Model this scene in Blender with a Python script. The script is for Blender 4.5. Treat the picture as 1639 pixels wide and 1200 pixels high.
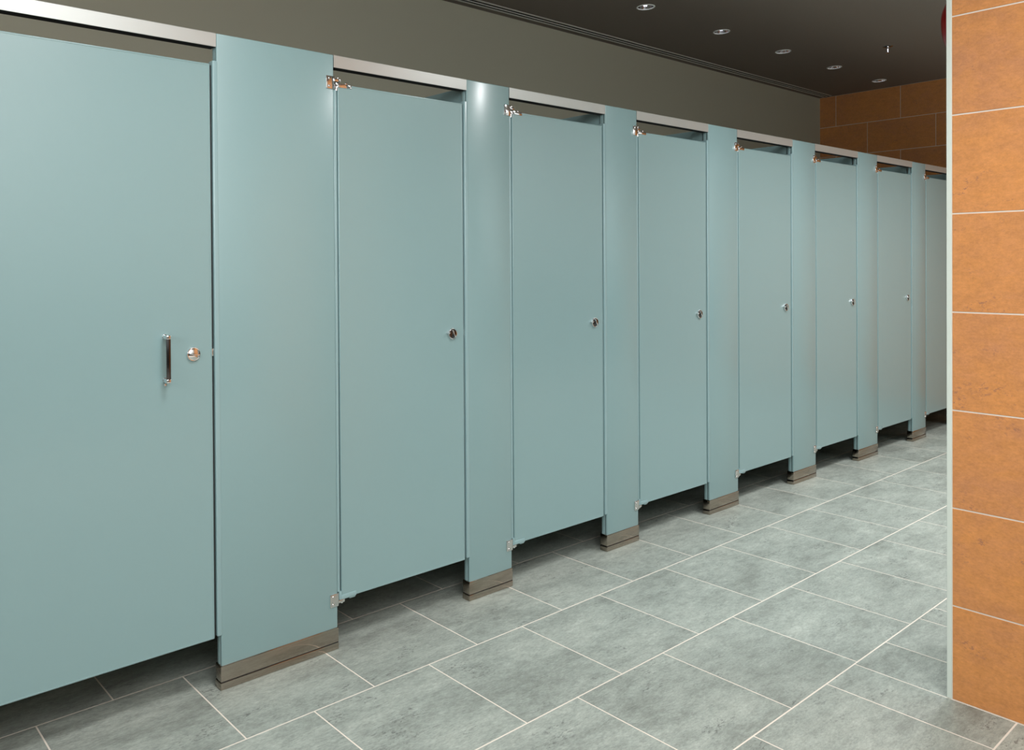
import bpy, bmesh, math, random
from mathutils import Matrix, Vector
random.seed(7)
for o in list(bpy.data.objects):
    bpy.data.objects.remove(o, do_unlink=True)
S = bpy.context.scene
COL = S.collection
PI = math.pi

# ------------------------------------------------------------------ camera
F, CX, CY, W, H = 1298.1894, 656.8025, 433.1189, 1639, 1200
YAW, PIT, ROL = 0.6733, -0.0088, -0.0069
f_ = Vector((math.sin(YAW)*math.cos(PIT), math.cos(YAW)*math.cos(PIT), math.sin(PIT)))
r_ = Vector((math.cos(YAW), -math.sin(YAW), 0)); u_ = r_.cross(f_)
c_, s_ = math.cos(ROL), math.sin(ROL)
R_, U_ = c_*r_ + s_*u_, -s_*r_ + c_*u_
cam = bpy.data.cameras.new('camera'); co = bpy.data.objects.new('camera', cam); COL.objects.link(co)
co.matrix_world = Matrix(((R_.x, U_.x, -f_.x, -0.2397), (R_.y, U_.y, -f_.y, -2.4038), (R_.z, U_.z, -f_.z, 1.3627), (0, 0, 0, 1)))
cam.sensor_fit = 'HORIZONTAL'; cam.sensor_width = 36; cam.lens = F/W*36
cam.shift_x = (W/2-CX)/W; cam.shift_y = (CY-H/2)/W; cam.clip_start = 0.02
S.camera = co

# ------------------------------------------------------------------ world, lights, exposure
wd = bpy.data.worlds.new('world'); S.world = wd; wd.use_nodes = True
wd.node_tree.nodes['Background'].inputs[0].default_value = (0.8, 0.9, 1, 1)
wd.node_tree.nodes['Background'].inputs[1].default_value = 0.05
S.view_settings.view_transform = 'Standard'; S.view_settings.look = 'None'
S.view_settings.gamma = 1; S.view_settings.use_curve_mapping = False
S.view_settings.exposure = 0.0

def area(name, loc, target, sx, sy, power, color=(1, 1, 1)):
    l = bpy.data.lights.new(name, 'AREA'); l.shape = 'RECTANGLE'; l.size = sx; l.size_y = sy
    l.energy = power; l.color = color
    o = bpy.data.objects.new(name, l); COL.objects.link(o); o.location = loc
    d = Vector(target) - Vector(loc)
    o.rotation_euler = d.to_track_quat('-Z', 'Y').to_euler()
    return o
# added unseen fill: soft left and rear lights, ceiling, front-wall wash; then aisle downlights
area('side_fill', (-2.9, -1.3, 2.35), (2.6, -1.6, 1.4), 1.4, 1.1, 24)
area('left_fill', (-2.7, -2.4, 2.4), (2.6, -1.6, 1.5), 1.6, 1.1, 26)
area('rear_fill', (-0.6, -3.4, 2.85), (1.5, 0, 1.4), 1.6, 1.0, 36)
area('ceiling_fill', (0.6, -2.9, 3.0), (0.6, -2.9, 0), 1.4, 1.4, 38)
area('wall_wash_fill', (0.2, -3.4, 2.6), (0.2, -4.2, 2.6), 2.5, 0.5, 44)
area('far_wash_fill', (6.0, -3.3, 2.6), (6.0, -4.2, 2.6), 3.5, 0.5, 36)
def aisle(x, y, power, spread, size=0.13):
    l = bpy.data.lights.new('aisle_downlight', 'AREA'); l.shape = 'DISK'; l.size = size; l.energy = power; l.spread = math.radians(spread)
    o = bpy.data.objects.new('aisle_downlight', l); COL.objects.link(o); o.location = (x, y, 3.02)
for q in ((0.9, -1.2, 21, 125, 0.7), (1.8, -2.4, 10, 125), (3.55, -1.75, 26, 165), (6.9, -2.3, 20, 150)): aisle(*q)  # near two added for door and floor brightness; far two follow panel glare
st = area('aisle_fill', (5.3, -1.25, 3.0), (5.3, -1.25, 0), 3.4, 0.4, 62); st.data.spread = math.radians(125)  # added soft strip standing in for unseen aisle lights

# ------------------------------------------------------------------ materials
def mat(name, col, rough=0.5, metal=0.0, spec=0.5, build=None):
    m = bpy.data.materials.new(name); m.use_nodes = True
    nt = m.node_tree; b = nt.nodes['Principled BSDF']
    b.inputs['Base Color'].default_value = (*col, 1); b.inputs['Roughness'].default_value = rough
    b.inputs['Metallic'].default_value = metal; b.inputs['Specular IOR Level'].default_value = spec
    if build: build(nt, b)
    return m
def N(nt, t, **kw):
    n = nt.nodes.new(t)
    for k, v in kw.items(): setattr(n, k, v)
    return n
def coords(nt, scale, rnd=False):
    tc = N(nt, 'ShaderNodeTexCoord'); mp = N(nt, 'ShaderNodeMapping'); mp.inputs['Scale'].default_value = scale
    nt.links.new(tc.outputs['Object'], mp.inputs['Vector'])
    if rnd:
        oi = N(nt, 'ShaderNodeObjectInfo'); mu = N(nt, 'ShaderNodeMath', operation='MULTIPLY'); mu.inputs[1].default_value = 57.0
        nt.links.new(oi.outputs['Random'], mu.inputs[0]); nt.links.new(mu.outputs[0], mp.inputs['Location'])
    return mp.outputs['Vector']
def noise(nt, vec, scale, detail=6, rough=0.6, dist=0.0):
    n = N(nt, 'ShaderNodeTexNoise'); n.inputs['Scale'].default_value = scale; n.inputs['Detail'].default_value = detail
    n.inputs['Roughness'].default_value = rough; n.inputs['Distortion'].default_value = dist
    nt.links.new(vec, n.inputs['Vector']); return n.outputs['Fac']
def ramp(nt, fac, stops):
    r = N(nt, 'ShaderNodeValToRGB'); e = r.color_ramp.elements
    while len(e) < len(stops): e.new(0.5)
    for k, (p, c) in enumerate(stops): e[k].position = p; e[k].color = (*c, 1)
    nt.links.new(fac, r.inputs[0]); return r.outputs['Color']
def mix(nt, fac, a, b, mode='MIX'):
    m = N(nt, 'ShaderNodeMix', data_type='RGBA', blend_type=mode)
    if isinstance(fac, float): m.inputs[0].default_value = fac
    else: nt.links.new(fac, m.inputs[0])
    for s, v in ((6, a), (7, b)):
        if isinstance(v, tuple): m.inputs[s].default_value = (*v, 1)
        else: nt.links.new(v, m.inputs[s])
    return m.outputs[2]
def bump(nt, b, h, strength, dist=0.002):
    n = N(nt, 'ShaderNodeBump'); n.inputs['Strength'].default_value = strength; n.inputs['Distance'].default_value = dist
    nt.links.new(h, n.inputs['Height']); nt.links.new(n.outputs[0], b.inputs['Normal'])

def b_panel(nt, b):
    b.inputs['Coat Weight'].default_value = 0.7; b.inputs['Coat Roughness'].default_value = 0.22
    v = coords(nt, (1, 1, 1)); n = noise(nt, v, 700, 2)
    bump(nt, b, n, 0.04, 0.0005)
def b_tile(base, lo, hi, speck, streak, fine):
    def g(nt, b):
        v = coords(nt, streak, True)
        n1 = noise(nt, v, 4.0, 10, 0.74, 0.25); n2 = noise(nt, v, 110, 5, 0.8); n3 = noise(nt, v, 7, 5, 0.65, 0.6); n5 = noise(nt, v, 28, 6, 0.75)
        c1 = ramp(nt, n1, [(0.32, lo), (0.5, base), (0.70, hi)])
        f = fine
        c2 = ramp(nt, n2, [(0.3, (1-f, 1-f, 1-f)), (0.5, (1, 1, 1)), (0.7, (1+f, 1+f, 1+f))])
        c = mix(nt, 1.0, c1, c2, 'MULTIPLY')
        c3 = ramp(nt, n5, [(0.3, (1-f*.8, 1-f*.8, 1-f*.8)), (0.5, (1, 1, 1)), (0.7, (1+f*.7, 1+f*.7, 1+f*.7))])
        c = mix(nt, 1.0, c, c3, 'MULTIPLY')
        gate = ramp(nt, n3, [(0.55, (0, 0, 0)), (0.64, (1, 1, 1))])
        n4 = noise(nt, v, 85, 4, 0.75)
        sp = ramp(nt, n4, [(0.54, (0, 0, 0)), (0.60, (0.8, 0.8, 0.8))])
        c = mix(nt, mix(nt, 1.0, gate, sp, 'MULTIPLY'), c, speck)
        nt.links.new(c, b.inputs['Base Color'])
        rr = ramp(nt, n5, [(0.3, (0.48, 0.48, 0.48)), (0.7, (0.36, 0.36, 0.36))])
        nt.links.new(rr, b.inputs['Roughness'])
        bump(nt, b, n2, 0.06, 0.001)
    return g
def b_paint(amount):
    def g(nt, b):
        v = coords(nt, (1, 1, 1)); n = noise(nt, v, 350, 3); bump(nt, b, n, amount, 0.001)
    return g
def b_brushed(nt, b):
    v = coords(nt, (1.0, 120, 120)); n = noise(nt, v, 6, 3)
    r = ramp(nt, n, [(0.3, (0.32, 0.32, 0.32)), (0.7, (0.42, 0.42, 0.42))]); nt.links.new(r, b.inputs['Roughness'])
def b_shoe(nt, b):
    v = coords(nt, (1.0, 1.0, 3)); n = noise(nt, v, 14, 5)
    r = ramp(nt, n, [(0.3, (0.05, 0.05, 0.05)), (0.75, (0.13, 0.13, 0.13))]); nt.links.new(r, b.inputs['Roughness'])
    n2 = noise(nt, v, 9, 2); bump(nt, b, n2, 0.12, 0.002)
M_PANEL = mat('powder_coated_steel', (0.238, 0.368, 0.38), 0.34, 0, 0.5, b_panel)
M_EDGE = mat('panel_edge_strip', (0.27, 0.41, 0.43), 0.25, 0, 0.5, b_panel)
M_SEAM = mat('seam_shadow', (0.02, 0.02, 0.02), 0.8)
M_FLOOR = mat('grey_porcelain', (0.23, 0.24, 0.21), 0.42, 0, 0.5,
              b_tile((0.30, 0.333, 0.30), (0.205, 0.225, 0.20), (0.40, 0.435, 0.39), (0.09, 0.095, 0.09), (0.6, 1.5, 1), 0.26))
M_GROUT = mat('pale_grout', (0.72, 0.66, 0.58), 0.85, 0, 0.2, b_paint(0.1))
M_CLAY = mat('terracotta_porcelain', (0.50, 0.21, 0.075), 0.5, 0, 0.18,
             b_tile((0.57, 0.245, 0.088), (0.50, 0.22, 0.10), (0.63, 0.265, 0.08), (0.30, 0.14, 0.09), (0.8, 0.8, 1.3), 0.14))
M_WALL = mat('olive_wall_paint', (0.43, 0.42, 0.33), 0.7, 0, 0.3, b_paint(0.06))
M_CEIL = mat('brown_ceiling_paint', (0.27, 0.238, 0.21), 0.75, 0, 0.3, b_paint(0.05))
M_GREY = mat('pale_wall_paint', (0.66, 0.70, 0.69), 0.6, 0, 0.3, b_paint(0.06))
M_ALU = mat('brushed_aluminium', (0.56, 0.58, 0.56), 0.3, 0.6, 0.5, b_brushed)
M_CHROME = mat('chrome', (0.82, 0.82, 0.83), 0.08, 1)
M_SATIN = mat('satin_metal', (0.70, 0.70, 0.69), 0.25, 1)
M_SHOE = mat('stainless_shoe', (0.40, 0.345, 0.29), 0.1, 1, 0.5, b_shoe)
M_DARK = mat('added_dark_band', (0.05, 0.042, 0.036), 0.6)
M_DARK_METAL = mat('dark_metal', (0.10, 0.10, 0.105), 0.18, 1)  # dark metal for the grip and latch centres
M_RING = mat('pale_metal_ring', (0.92, 0.95, 0.92), 0.3)
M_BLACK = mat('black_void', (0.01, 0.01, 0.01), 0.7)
M_TRIM = mat('pale_corner_profile', (0.62, 0.68, 0.62), 0.4, 0.0)
M_RED = mat('red_enamel', (0.27, 0.004, 0.003), 0.3)
M_DARKRED = mat('dark_red_enamel', (0.22, 0.006, 0.006), 0.4)
def b_glint(nt, b):
    b.inputs['Emission Color'].default_value = (0.85, 0.85, 1, 1); b.inputs['Emission Strength'].default_value = 3.0  # glow painted in as bright glints on unlit glass
M_GLINT = mat('glint_glass', (0.9, 0.9, 0.95), 0.1, 0, 0.5, b_glint)

# ------------------------------------------------------------------ mesh helpers
def new(name, bm, m, parent=None, smooth=True, loc=None):
    me = bpy.data.meshes.new(name)
    bmesh.ops.recalc_face_normals(bm, faces=bm.faces)
    bm.to_mesh(me); bm.free()
    for mm in (m if isinstance(m, (list, tuple)) else [m]): me.materials.append(mm)
    if smooth:
        for p in me.polygons: p.use_smooth = True
        me.set_sharp_from_angle(angle=math.radians(35))
    o = bpy.data.objects.new(name, me); COL.objects.link(o)
    if parent: o.parent = parent
    if loc: o.location = loc
    return o
def tag(o, label=None, cat=None, group=None, kind=None):
    if label: o['label'] = label
    if cat: o['category'] = cat
    if group: o['group'] = group
    if kind: o['kind'] = kind
    return o
def thing(name, loc, label, cat, group=None):
    o = bpy.data.objects.new(name, None); COL.objects.link(o); o.location = loc; o.empty_display_size = 0.1
    return tag(o, label, cat, group)
def box(bm, x0, x1, y0, y1, z0, z1, bev=0.0, seg=2, mi=0):
    b2 = bmesh.new()
    vs = [b2.verts.new((x, y, z)) for x in (x0, x1) for y in (y0, y1) for z in (z0, z1)]
    for q in ((0, 1, 3, 2), (4, 6, 7, 5), (0, 4, 5, 1), (2, 3, 7, 6), (0, 2, 6, 4), (1, 5, 7, 3)):
        b2.faces.new([vs[i] for i in q])
    bmesh.ops.recalc_face_normals(b2, faces=b2.faces)
    if bev: bmesh.ops.bevel(b2, geom=b2.edges[:], offset=bev, segments=seg, profile=0.5, affect='EDGES')
    merge(bm, b2, mi)
def merge(bm, b2, mi=0):
    for f in b2.faces: f.material_index = mi
    me = bpy.data.meshes.new('t'); b2.to_mesh(me); b2.free(); bm.from_mesh(me); bpy.data.meshes.remove(me)
def lathe(bm, prof, axis='Z', c=(0, 0, 0), n=28, mi=0):
    """prof: (radius, height) pairs; height runs along the axis (axis '-Y': out of the stall front)"""
    b2 = bmesh.new(); rings = []
    for r, h in prof:
        ring = []
        for k in range(n if r > 1e-6 else 1):
            a = 2*PI*k/n; p, q = r*math.cos(a), r*math.sin(a)
            v = {'Z': (p, q, h), '-Y': (p, -h, q), '+Y': (p, h, q), 'X': (h, p, q)}[axis]
            ring.append(b2.verts.new(Vector(v) + Vector(c)))
        rings.append(ring)
    for A, B in zip(rings, rings[1:]):
        for k in range(n):
            k2 = (k+1) % n
            if len(A) == 1 and len(B) == 1: continue
            if len(A) == 1: b2.faces.new((A[0], B[k], B[k2]))
            elif len(B) == 1: b2.faces.new((A[k], A[k2], B[0]))
            else: b2.faces.new((A[k], A[k2], B[k2], B[k]))
    bmesh.ops.recalc_face_normals(b2, faces=b2.faces)
    merge(bm, b2, mi)
def bxo(name, m, parent, *a, bev=0.0, seg=2):
    bm = bmesh.new(); box(bm, *a, bev=bev, seg=seg); return new(name, bm, m, parent)
TILES = {}
def tile(parent, sx, sy, m, loc, normal):
    """a thin tile, chamfered face up along +normal; mesh shared between alike pieces"""
    key = (round(sx, 3), round(sy, 3), m.name, normal)
    o = None
    if key not in TILES:
        bm = bmesh.new(); T, c = 0.007, 0.0005; x, y = sx/2, sy/2
        lay = [(x, y, -T), (x, y, -c), (x-c, y-c, 0)]; rings = []
        for a, b, z in lay:
            rings.append([(-a, -b, z), (a, -b, z), (a, b, z), (-a, b, z)])
        def tr(p):
            return {'Z': p, '-X': (-p[2], p[0], p[1]), '+Y': (p[0], p[2], p[1])}[normal]
        rv = [[bm.verts.new(tr(p)) for p in r] for r in rings]
        for A, B in zip(rv, rv[1:]):
            for k in range(4): bm.faces.new((A[k], A[(k+1) % 4], B[(k+1) % 4], B[k]))
        bm.faces.new(rv[-1])
        me = bpy.data.meshes.new('tile'); bmesh.ops.recalc_face_normals(bm, faces=bm.faces); bm.to_mesh(me); bm.free()
        me.materials.append(m); TILES[key] = me
    o = bpy.data.objects.new('tile', TILES[key]); COL.objects.link(o); o.parent = parent; o.location = loc
    return o

# ------------------------------------------------------------------ setting
XE, YB, ZC = 8.29, 1.505, 3.035        # end wall, back wall, ceiling
XC, YC = 2.6288, -1.4756               # tiled corner of the wing wall
XW = 3.18                              # far side of the wing wall
XL, YO = -3.2, -4.2                    # left wall, opposite wall (behind the viewpoint)
J = 0.0045                             # joint width

def struct(name, bm, m): return tag(new(name, bm, m, None, False), kind='structure')
bm = bmesh.new(); box(bm, XL, XE, YO, YB, -0.12, -0.0004)
floor = struct('floor', bm, M_GROUT)
T, X0, R0 = 0.4548, 0.3769, 0.1641
def floor_row(y0, y1, shift, xa, xb):
    k = math.floor((xa - X0 - shift)/T)
    while True:
        a = X0 + shift + k*T; b = a + T; k += 1
        if a >= xb: break
        a, b = max(a + J/2, xa), min(b - J/2, xb)
        if b - a < 0.02: continue
        tile(floor, b-a, y1-y0, M_FLOOR, ((a+b)/2, (y0+y1)/2, 0), 'Z')
for n in range(-3, 6):
    y1, y0 = R0 - T*n - J/2, R0 - T*(n+1) + J/2
    y1 = min(y1, YB - 0.002)
    sh = 0.0 if n % 2 == 0 else T/2
    if y0 < YC < y1:
        floor_row(YC + 0.002, y1, sh, XC - 0.003 + J, XW + 0.002)
        floor_row(y0, y1, sh, -1.2, XC - 0.003)
        floor_row(y0, y1, sh, XW + 0.002 + J, XE - 0.002)
    elif y1 < YC:
        floor_row(y0, y1, sh, -1.2, XC - 0.003)
        floor_row(y0, y1, sh, XW + 0.003, XE - 0.002)
    else: floor_row(y0, y1, sh, -1.2, XE - 0.002)

bm = bmesh.new(); box(bm, XL, XE + 0.15, YB, YB + 0.12, -0.12, ZC + 0.25); struct('wall_back', bm, M_WALL)
bm = bmesh.new(); box(bm, XE + 0.0015, XE + 0.15, YO, YB, -0.12, ZC + 0.25); wall_end = struct('wall_end', bm, M_GROUT)
ROW, Z1 = 0.3031, 0.2923
def rows(z0):
    zs = [0.0] + [z0 + ROW*k for k in range(10) if z0 + ROW*k < ZC - 0.03] + [ZC]
    return list(zip(zs, zs[1:]))
for i, (za, zb) in enumerate(rows(0.300)):
    nrow = len(rows(0.300)) - 1 - i
    off = 1.3436 if nrow % 2 == 0 else 1.0443
    off += 0.598
    while off > YB: off -= 0.598
    edges = [YB] + [off - 0.598*k for k in range(12) if off - 0.598*k > YO + 0.03] + [YO]
    for a, b in zip(edges[1:], edges):
        tile(wall_end, (b-a) - J, (zb-za) - J, M_CLAY, (XE, (a+b)/2, (za+zb)/2), '-X')
# wing wall whose tiled end fills the right edge of the picture
bm = bmesh.new(); box(bm, XC + 0.0015, XW, YO, YC, -0.12, ZC + 0.25)
wall_right = struct('wall_right', bm, [M_GREY, M_GROUT])
for p in wall_right.data.polygons:
    if p.normal.x < -0.9: p.material_index = 1
for i, (za, zb) in enumerate(rows(Z1)):
    first = 0.6 if i % 2 else 0.3
    edges = [YC - 0.0122, YC - 0.0122 - first]
    while edges[-1] > YO: edges.append(edges[-1] - 0.6)
    edges[-1] = max(edges[-1], YO)
    for b, a in zip(edges, edges[1:]):
        if b - a < 0.03: continue
        tile(wall_right, (b-a) - J, (zb-za) - J, M_CLAY, (XC, (a+b)/2, (za+zb)/2), '-X')
bm = bmesh.new(); box(bm, XC - 0.0012, XC + 0.012, YC - 0.0122, YC + 0.0012, 0.0004, ZC, bev=0.001, seg=1)
tag(new('trim_1', bm, M_TRIM), kind='structure')
bm = bmesh.new(); box(bm, XL - 0.12, XL, YO, YB + 0.12, -0.12, ZC + 0.25); struct('wall_left', bm, M_GREY)
bm = bmesh.new(); box(bm, XL - 0.12, XE + 0.15, YO - 0.12, YO, 1.2, ZC + 0.25, mi=0); box(bm, XL - 0.12, XE + 0.15, YO - 0.12, YO + 0.01, -0.12, 1.2, mi=1)
struct('wall_front', bm, [M_GREY, M_DARK])  # unseen dark lower band, added to cut bounce and darken reflections

# ceiling: one sheet with real openings for the downlights and the slot diffuser
LIGHTS = [(4.3037, 0.797), (5.2303, 0.803), (6.1424, 0.806), (7.0212, 0.798), (7.8935, 0.78)]
LR = 0.052
DX0, DX1, DY0, DY1 = 0.3, 8.245, 1.374, 1.440
bm = bmesh.new()
def loop(pts):
    vs = [bm.verts.new((x, y, ZC)) for x, y in pts]
    for a, b in zip(vs, vs[1:] + vs[:1]): bm.edges.new((a, b))
loop([(XL, YO), (XE + .01, YO), (XE + .01, YB), (XL, YB)])
for x, y in LIGHTS: loop([(x + LR*math.cos(2*PI*k/28), y + LR*math.sin(2*PI*k/28)) for k in range(28)])
loop([(DX0, DY0), (DX1, DY0), (DX1, DY1), (DX0, DY1)])
bmesh.ops.triangle_fill(bm, use_beauty=True, use_dissolve=False, edges=bm.edges[:])
for f in bm.faces:
    if f.normal.z > 0: f.normal_flip()
me = bpy.data.meshes.new('ceiling'); bm.to_mesh(me); bm.free(); me.materials.append(M_CEIL)
ce = bpy.data.objects.new('ceiling', me); COL.objects.link(ce); tag(ce, kind='structure')

# ------------------------------------------------------------------ toilet partitions
PIL = [(-0.45, -0.063), (0.8941, 1.3381), (1.9731, 2.2150), (2.8526, 3.0947), (3.7270, 4.0173), (4.6532, 4.9422),
       (5.5599, 5.8650), (6.4889, 6.7424), (7.4060, 7.6600), (8.278, 8.288)]
LATCH_X = [0.808, 1.888, 2.7684, 3.6379, 4.565, 5.4755, 6.400, 7.315, 8.19]
HT, DT, DB, PT = 2.10, 2.000, 0.172, 0.033
ordw = ['first', 'second', 'third', 'fourth', 'fifth', 'sixth', 'seventh', 'eighth', 'ninth']
PLAB = ['grey-green partition panel at the near end of the stall row, left of the pull-handle door',
        'widest grey-green pilaster beside the pull-handle door, with a long steel shoe',
        'grey-green pilaster with a bright glare at its top, second pilaster from the left',
        'narrow grey-green pilaster on a steel shoe, third pilaster from the left',
        'grey-green pilaster on a steel shoe, fourth pilaster from the left',
        'grey-green pilaster on a steel shoe, fifth pilaster from the left',
        'grey-green pilaster on a steel shoe, sixth pilaster from the left',
        'farthest visible grey-green pilaster, last one left of the terracotta wall edge',
        'grey-green pilaster behind the terracotta wall edge, last of the stall row']

def ball(bm, c, r, n=10):
    lathe(bm, [(0, r)] + [(r*math.sin(PI*k/6), r*math.cos(PI*k/6)) for k in range(1, 6)] + [(0, -r)], 'Z', c, n)

def make_pilaster(i):
    x0, x1 = PIL[i]; w = x1 - x0
    t = thing('pilaster', (x0, 0, 0), PLAB[i], 'partition', 'stall pilasters')
    bm = bmesh.new()
    box(bm, 0, w, 0, 0.0125, 0.05, HT, bev=0.004, seg=3)              # front skin
    box(bm, 0, w, 0.0145, PT, 0.05, HT, bev=0.004, seg=3)             # rear skin
    box(bm, 0.003, w - 0.003, 0.006, PT - 0.006, 0.05, HT - 0.003, mi=1)   # dark core seen in the seam
    new('panel', bm, [M_PANEL, M_SEAM], t)
    # latch side stop strip, rounded, between the door's bottom and top
    bm = bmesh.new(); box(bm, -0.014, 0.004, -0.0008, PT + 0.001, DB + 0.004, DT + 0.012, bev=0.0035, seg=3)
    new('stop_strip', bm, M_EDGE, t)
    # stainless shoe with its shadow groove
    bm = bmesh.new()
    box(bm, -0.004, w + 0.002, -0.0025, PT + 0.005, 0.0265, 0.078, bev=0.0022, seg=2)
    box(bm, -0.0025, w + 0.001, -0.0012, PT + 0.0035, 0.022, 0.03, mi=1)
    box(bm, -0.005, w + 0.0025, -0.003, PT + 0.006, 0.0002, 0.0245, bev=0.0022, seg=2)
    new('shoe', bm, [M_SHOE, M_SEAM], t)
    # hinge brackets on the right-hand edge
    if i < 9:
        for up in (True, False):
            z0, z1 = (1.9785, 2.0235) if up else (0.153, 0.198)
            bm = bmesh.new()
            box(bm, w - 0.033, w + 0.0025, -0.0035, 0.0, z0, z1, bev=0.001, seg=2)
            box(bm, w, w + 0.0025, -0.0035, PT + 0.002, z0, z1, bev=0.001, seg=1)
            za, zb = (2.008, 2.020) if up else (0.157, 0.1685)
            box(bm, w + 0.002, w + 0.034, 0.004, 0.022, za, zb, bev=0.002, seg=2)
            hb = new('hinge_bracket', bm, M_CHROME if up else M_SATIN, t)
            for zz in (z0 + 0.009, z1 - 0.009):
                b2 = bmesh.new(); lathe(b2, [(0.0046, 0), (0.0042, 0.0016), (0.0028, 0.0028), (0, 0.0032)], '-Y', (w - 0.021, -0.0034, zz), 12)
                new('screw', b2, M_CHROME, hb)
            b2 = bmesh.new(); zp = za - 0.004 if not up else zb
            lathe(b2, [(0, 0), (0.0045, 0.0008), (0.0045, 0.004), (0.0, 0.005)], 'Z', (w + 0.025, 0.012, zp - (0 if up else 0.001)), 12)
            new('hinge_pin', b2, M_CHROME, hb)
    return t
for i in range(9): make_pilaster(i)

DLAB = ['widest grey-green stall door with a chrome pull handle, at the left edge',
        'grey-green stall door between the widest pilaster and the one with the glare',
        'third grey-green stall door from the left, its latch a small chrome disc',
        'fourth grey-green stall door from the left',
        'fifth grey-green stall door from the left, just left of the picture\'s far pilasters',
        'sixth grey-green stall door from the left',
        'seventh grey-green stall door from the left, the last one seen whole',
        'farthest grey-green stall door in view, partly hidden by the terracotta wall edge',
        'last grey-green stall door of the row, against the tiled end wall']
DLAB[4] = 'fifth grey-green stall door from the left'

def make_door(i):
    x0, x1 = PIL[i][1] + 0.018, PIL[i+1][0] - 0.023
    if i == 0: x1 = 0.872
    w = x1 - x0; h = DT - DB
    t = thing('stall_door', (x0, 0, DB), DLAB[i], 'door', 'stall doors')
    bm = bmesh.new()
    b2 = bmesh.new(); box(b2, 0, w, 0.001, 0.026, 0, h)
    b2.normal_update()
    bmesh.ops.bevel(b2, geom=b2.edges[:], offset=0.0025, segments=3, profile=0.5, affect='EDGES')
    b2.normal_update()
    fr = [f for f in b2.faces if abs(f.normal.y) > 0.99 and f.calc_area() > 0.5]
    bmesh.ops.inset_individual(b2, faces=fr, thickness=0.0035, depth=0)
    bmesh.ops.inset_individual(b2, faces=fr, thickness=0.0008, depth=-0.0009)
    merge(bm, b2)
    new('door_panel', bm, M_PANEL, t)
    # rounded filler strip that closes most of the gap on the hinge side
    bm = bmesh.new(); box(bm, -0.0165, -0.0042, 0.003, 0.024, 0.026, h - 0.021, bev=0.003, seg=3)
    new('gap_strip', bm, M_EDGE, t)
    # corner hinges on the left edge
    for up in (True, False):
        bm = bmesh.new()
        if up:
            box(bm, -0.0015, 0.058, -0.0008, 0.0275, h - 0.012, h + 0.002, bev=0.0012)
            box(bm, 0.034, 0.046, 0.004, 0.020, h + 0.001, h + 0.009, bev=0.002)
            lathe(bm, [(0, -0.026), (0.006, -0.024), (0.0065, 0.002), (0.005, 0.005), (0, 0.006)], 'Z', (-0.0035, 0.0065, h), 14)
        else:
            box(bm, -0.0015, 0.062, -0.0008, 0.0275, -0.002, 0.014, bev=0.0012)
            box(bm, 0.034, 0.060, 0.002, 0.024, -0.008, -0.001, bev=0.002)
            lathe(bm, [(0, -0.003), (0.006, -0.002), (0.0065, 0.022), (0.005, 0.027), (0, 0.028)], 'Z', (-0.0035, 0.0065, 0), 14)
        new('corner_hinge', bm, M_CHROME if up else M_EDGE, t)
    # latch: dished chrome disc, turn ridge, bolt in the gap
    lx, lz = LATCH_X[i] - x0, 1.0845 - DB
    bm = bmesh.new()
    lathe(bm, [(0.0222, -0.001), (0.0222, 0.002), (0.0208, 0.0045), (0.0188, 0.0042)], '-Y', (lx, 0, lz), 32)
    lathe(bm, [(0.0188, 0.0042), (0.017, 0.0048), (0.011, 0.0068), (0, 0.0076)], '-Y', (lx, 0, lz), 32, mi=1 if i else 0)
    la = new('latch', bm, [M_CHROME, M_DARK_METAL], t)
    bm = bmesh.new(); b2 = bmesh.new(); box(b2, -0.0165, 0.0165, -0.013, -0.004, -0.0022, 0.0022, bev=0.001)
    bmesh.ops.transform(b2, matrix=Matrix.Translation((lx, 0, lz)) @ Matrix.Rotation(0.17 if i == 0 else 1.05, 4, 'Y'), verts=b2.verts)
    merge(bm, b2); new('turn_ridge', bm, M_CHROME, la)
    if i:
        bm = bmesh.new(); lathe(bm, [(0.0045, 0.0), (0.0045, 0.011), (0.003, 0.014), (0, 0.0145)], '-Y', (lx - 0.0245, 0.001, lz + 0.004), 12)
        new('emergency_knob', bm, M_CHROME, la)
    bxo('gap_shade_strip', M_SEAM, t, w - 0.003, w + (0.0075 if i == 0 else 0.0085), 0.011, 0.022, 0.004, h - 0.003)  # added dark strip: blocks light through the gap, coloured as its shade
    bxo('latch_bolt', M_SATIN, t, w - 0.002, w + 0.009, 0.007, 0.022, lz - 0.012, lz + 0.012, bev=0.001)
    if i == 0:
        hx, z0, z1 = 0.7165 - x0, 1.005 - DB, 1.150 - DB
        hd = thing('pull_handle', (0, 0, 0), None, None); hd.parent = t
        bm = bmesh.new(); box(bm, hx - 0.0068, hx + 0.0068, -0.031, -0.025, z0, z1, bev=0.002, seg=3)
        new('grip', bm, M_DARK_METAL, hd)
        for zz in (z0 + 0.006, z1 - 0.006):
            bm = bmesh.new(); box(bm, hx - 0.0072, hx + 0.0072, -0.0318, 0.001, zz - 0.0065, zz + 0.0065, bev=0.003, seg=3)
            lathe(bm, [(0.008, 0), (0.008, 0.002), (0.006, 0.003)], '-Y', (hx, 0.001, zz), 14)
            new('standoff', bm, M_CHROME, hd)
        bm = bmesh.new(); lathe(bm, [(0.004, 0), (0.0038, 0.002), (0, 0.003)], '-Y', (hx - 0.001, 0.0, z0 - 0.008), 10)
        new('screw', bm, M_CHROME, hd)
    return t
for i in range(9): make_door(i)

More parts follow.
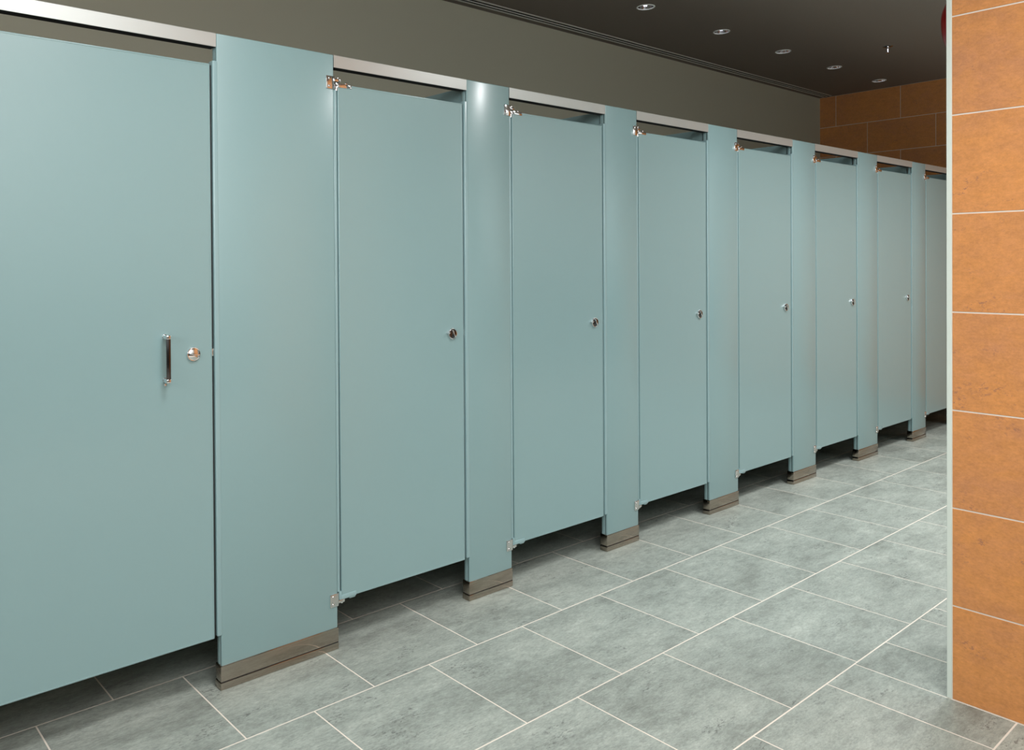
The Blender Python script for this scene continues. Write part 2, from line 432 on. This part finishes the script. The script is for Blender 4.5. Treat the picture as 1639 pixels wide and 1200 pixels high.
def make_rail(i):
    x0, x1 = PIL[i][1] + 0.0008, PIL[i+1][0] - 0.0008
    where = ['over the pull-handle door at the left edge'] + ['over the %s stall door from the left' % o for o in ordw[1:7]] + \
            ['over the farthest visible stall door', 'over the last stall door, against the end wall']
    t = thing('headrail', (x0, 0, 2.056), 'brushed aluminium headrail ' + where[i], 'rail', 'headrails between pilasters')
    w = x1 - x0; bm = bmesh.new()
    h = HT - 2.056
    prof = [(0.0, 0), (0.0, h - 0.002), (0.002, h), (0.036, h), (0.038, h - 0.002), (0.038, 0), (0.0355, 0), (0.0355, h - 0.004), (0.0025, h - 0.004), (0.0025, 0)]
    A = [bm.verts.new((0, y, z)) for y, z in prof]; B = [bm.verts.new((w, y, z)) for y, z in prof]
    n = len(prof)
    for k in range(n): bm.faces.new((A[k], A[(k+1) % n], B[(k+1) % n], B[k]))
    bm.faces.new(A[::-1]); bm.faces.new(B)
    new('channel', bm, M_ALU, t)
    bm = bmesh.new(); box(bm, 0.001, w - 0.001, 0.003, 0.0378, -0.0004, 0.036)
    new('shade_insert', bm, M_BLACK, t)  # black fill paints the shade under the open channel
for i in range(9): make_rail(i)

def make_divider(i):
    x = PIL[i][0] + (0.21 if i == 1 else 0.013)
    lab = 'grey-green divider panel between stalls, running back from the ' + \
        ['near end panel at the left', 'widest pilaster', 'pilaster with the glare at its top', 'third pilaster from the left', 'fourth pilaster from the left',
         'fifth pilaster from the left', 'sixth pilaster from the left', 'farthest visible pilaster', 'last pilaster of the row'][i]
    t = thing('divider_panel', (x, 0, 0), lab, 'partition', 'stall dividers')
    bm = bmesh.new(); box(bm, 0, 0.025, PT + 0.012, YB - 0.012, 0.172, 2.075, bev=0.003, seg=2)
    new('panel', bm, M_PANEL, t)
    for z in (0.35, 1.1, 1.9):
        for ya, yb in ((PT + 0.0005, PT + 0.05), (YB - 0.05, YB - 0.0005)):
            bm = bmesh.new()
            box(bm, -0.002, 0.0, ya, yb, z - 0.03, z + 0.03, bev=0.0006, seg=1)
            box(bm, 0.025, 0.027, ya, yb, z - 0.03, z + 0.03, bev=0.0006, seg=1)
            new('wall_bracket', bm, M_SATIN, t)
for i in range(9): make_divider(i)

# ------------------------------------------------------------------ ceiling fittings
LLAB = ['largest recessed downlight in the ceiling, nearest of the five in the row', 'second nearest recessed downlight in the ceiling row',
        'middle one of the five recessed ceiling downlights', 'fourth recessed ceiling downlight, second from the end wall',
        'smallest recessed downlight, nearest the tiled end wall']
for i, (x, y) in enumerate(LIGHTS):
    t = thing('downlight', (x, y, ZC), LLAB[i], 'light', 'recessed ceiling downlights')
    bm = bmesh.new(); lathe(bm, [(0.050, 0.0005), (0.059, -0.0004), (0.0595, -0.003), (0.056, -0.0055), (0.0505, -0.004), (0.049, 0.0)], 'Z', (0, 0, 0), 40)
    new('trim_ring', bm, M_RING, t)
    bm = bmesh.new(); lathe(bm, [(0.0495, 0.0), (0.047, 0.03), (0.041, 0.06), (0.030, 0.085), (0.0, 0.095)], 'Z', (0, 0, 0), 40)
    rf = new('reflector', bm, M_CHROME, t)
    for p in rf.data.polygons: p.flip()
    bm = bmesh.new()
    for dx in (-0.009, 0.009):
        lathe(bm, [(0.006, 0.09), (0.0065, 0.03), (0.005, 0.022), (0, 0.019)], 'Z', (dx, 0.0, 0), 14)
    new('lamp', bm, M_GLINT, t)

t = thing('fire_sprinkler', (6.6516, 0.2301, ZC), 'small chrome fire sprinkler head hanging from the dark ceiling', 'sprinkler')
bm = bmesh.new(); lathe(bm, [(0.036, -0.0003), (0.036, -0.003), (0.028, -0.008), (0.014, -0.011), (0, -0.011)], 'Z', (0, 0, 0), 28); new('escutcheon', bm, M_CHROME, t)
bm = bmesh.new(); lathe(bm, [(0.011, -0.01), (0.011, -0.02), (0.008, -0.022), (0, -0.022)], 'Z', (0, 0, 0), 16); new('body', bm, M_CHROME, t)
for s in (-1, 1):
    bm = bmesh.new(); pts = [(s*0.008, -0.02), (s*0.015, -0.028), (s*0.015, -0.038), (s*0.005, -0.05)]
    for (xa, za), (xb, zb) in zip(pts, pts[1:]):
        b2 = bmesh.new(); L = math.hypot(xb-xa, zb-za); box(b2, -L/2 - .001, L/2 + .001, -0.0025, 0.0025, -0.002, 0.002, bev=0.0006, seg=1)
        bmesh.ops.transform(b2, matrix=Matrix.Translation(((xa+xb)/2, 0, (za+zb)/2)) @ Matrix.Rotation(-math.atan2(zb-za, xb-xa), 4, 'Y'), verts=b2.verts); merge(bm, b2)
    new('frame_arm', bm, M_CHROME, t)
bm = bmesh.new(); lathe(bm, [(0.0025, -0.022), (0.003, -0.03), (0.0025, -0.046)], 'Z', (0, 0, 0), 10); new('bulb', bm, M_GLINT, t)  # the glow is a painted glint, this part is no lamp
bm = bmesh.new(); lathe(bm, [(0, -0.049), (0.006, -0.05), (0.013, -0.052), (0.0135, -0.0535), (0.005, -0.055), (0, -0.056)], 'Z', (0, 0, 0), 20); new('deflector', bm, M_CHROME, t)

t = thing('slot_diffuser', (DX0, (DY0+DY1)/2, ZC), 'long thin linear air diffuser let into the ceiling along the olive wall', 'vent')
L = DX1 - DX0; hw = (DY1 - DY0)/2
for yy in (-hw, hw):
    s = 1 if yy > 0 else -1
    bm = bmesh.new(); box(bm, 0, L, min(yy - s*0.004, yy + s*0.012), max(yy - s*0.004, yy + s*0.012), -0.003, 0.0008, bev=0.001, seg=1)
    new('rail', bm, mat('diffuser_metal', (0.72, 0.72, 0.68), 0.4, 0.0) if 'diffuser_metal' not in bpy.data.materials else bpy.data.materials['diffuser_metal'], t)
bm = bmesh.new(); box(bm, 0, L, -0.0025, 0.0025, -0.004, 0.0008); new('slot_blade', bm, bpy.data.materials['diffuser_metal'], t)
bm = bmesh.new(); box(bm, 0.0005, L - 0.0005, -hw + 0.0005, hw - 0.0005, 0.001, 0.1); new('plenum', bm, M_BLACK, t)

t = thing('alarm_bell', (2.98, YC, 2.166), 'red round fire alarm bell peeking out behind the terracotta wall edge near the ceiling', 'alarm')
bm = bmesh.new(); box(bm, -0.045, 0.045, 0.0005, 0.05, -0.045, 0.045, bev=0.006); new('back_box', bm, M_DARKRED, t)
bm = bmesh.new(); lathe(bm, [(0.094, 0.080), (0.098, 0.079), (0.099, 0.084), (0.092, 0.096), (0.075, 0.107), (0.05, 0.115), (0.025, 0.1188), (0, 0.1198)], '+Y', (0, 0, 0), 48)
lathe(bm, [(0.094, 0.080), (0.088, 0.091), (0.05, 0.109), (0, 0.114)], '+Y', (0, 0, 0), 48); new('gong', bm, M_RED, t)
bm = bmesh.new(); lathe(bm, [(0.02, 0.045), (0.012, 0.06), (0.01, 0.112)], '+Y', (0, 0, 0), 16); new('stem', bm, M_DARKRED, t)
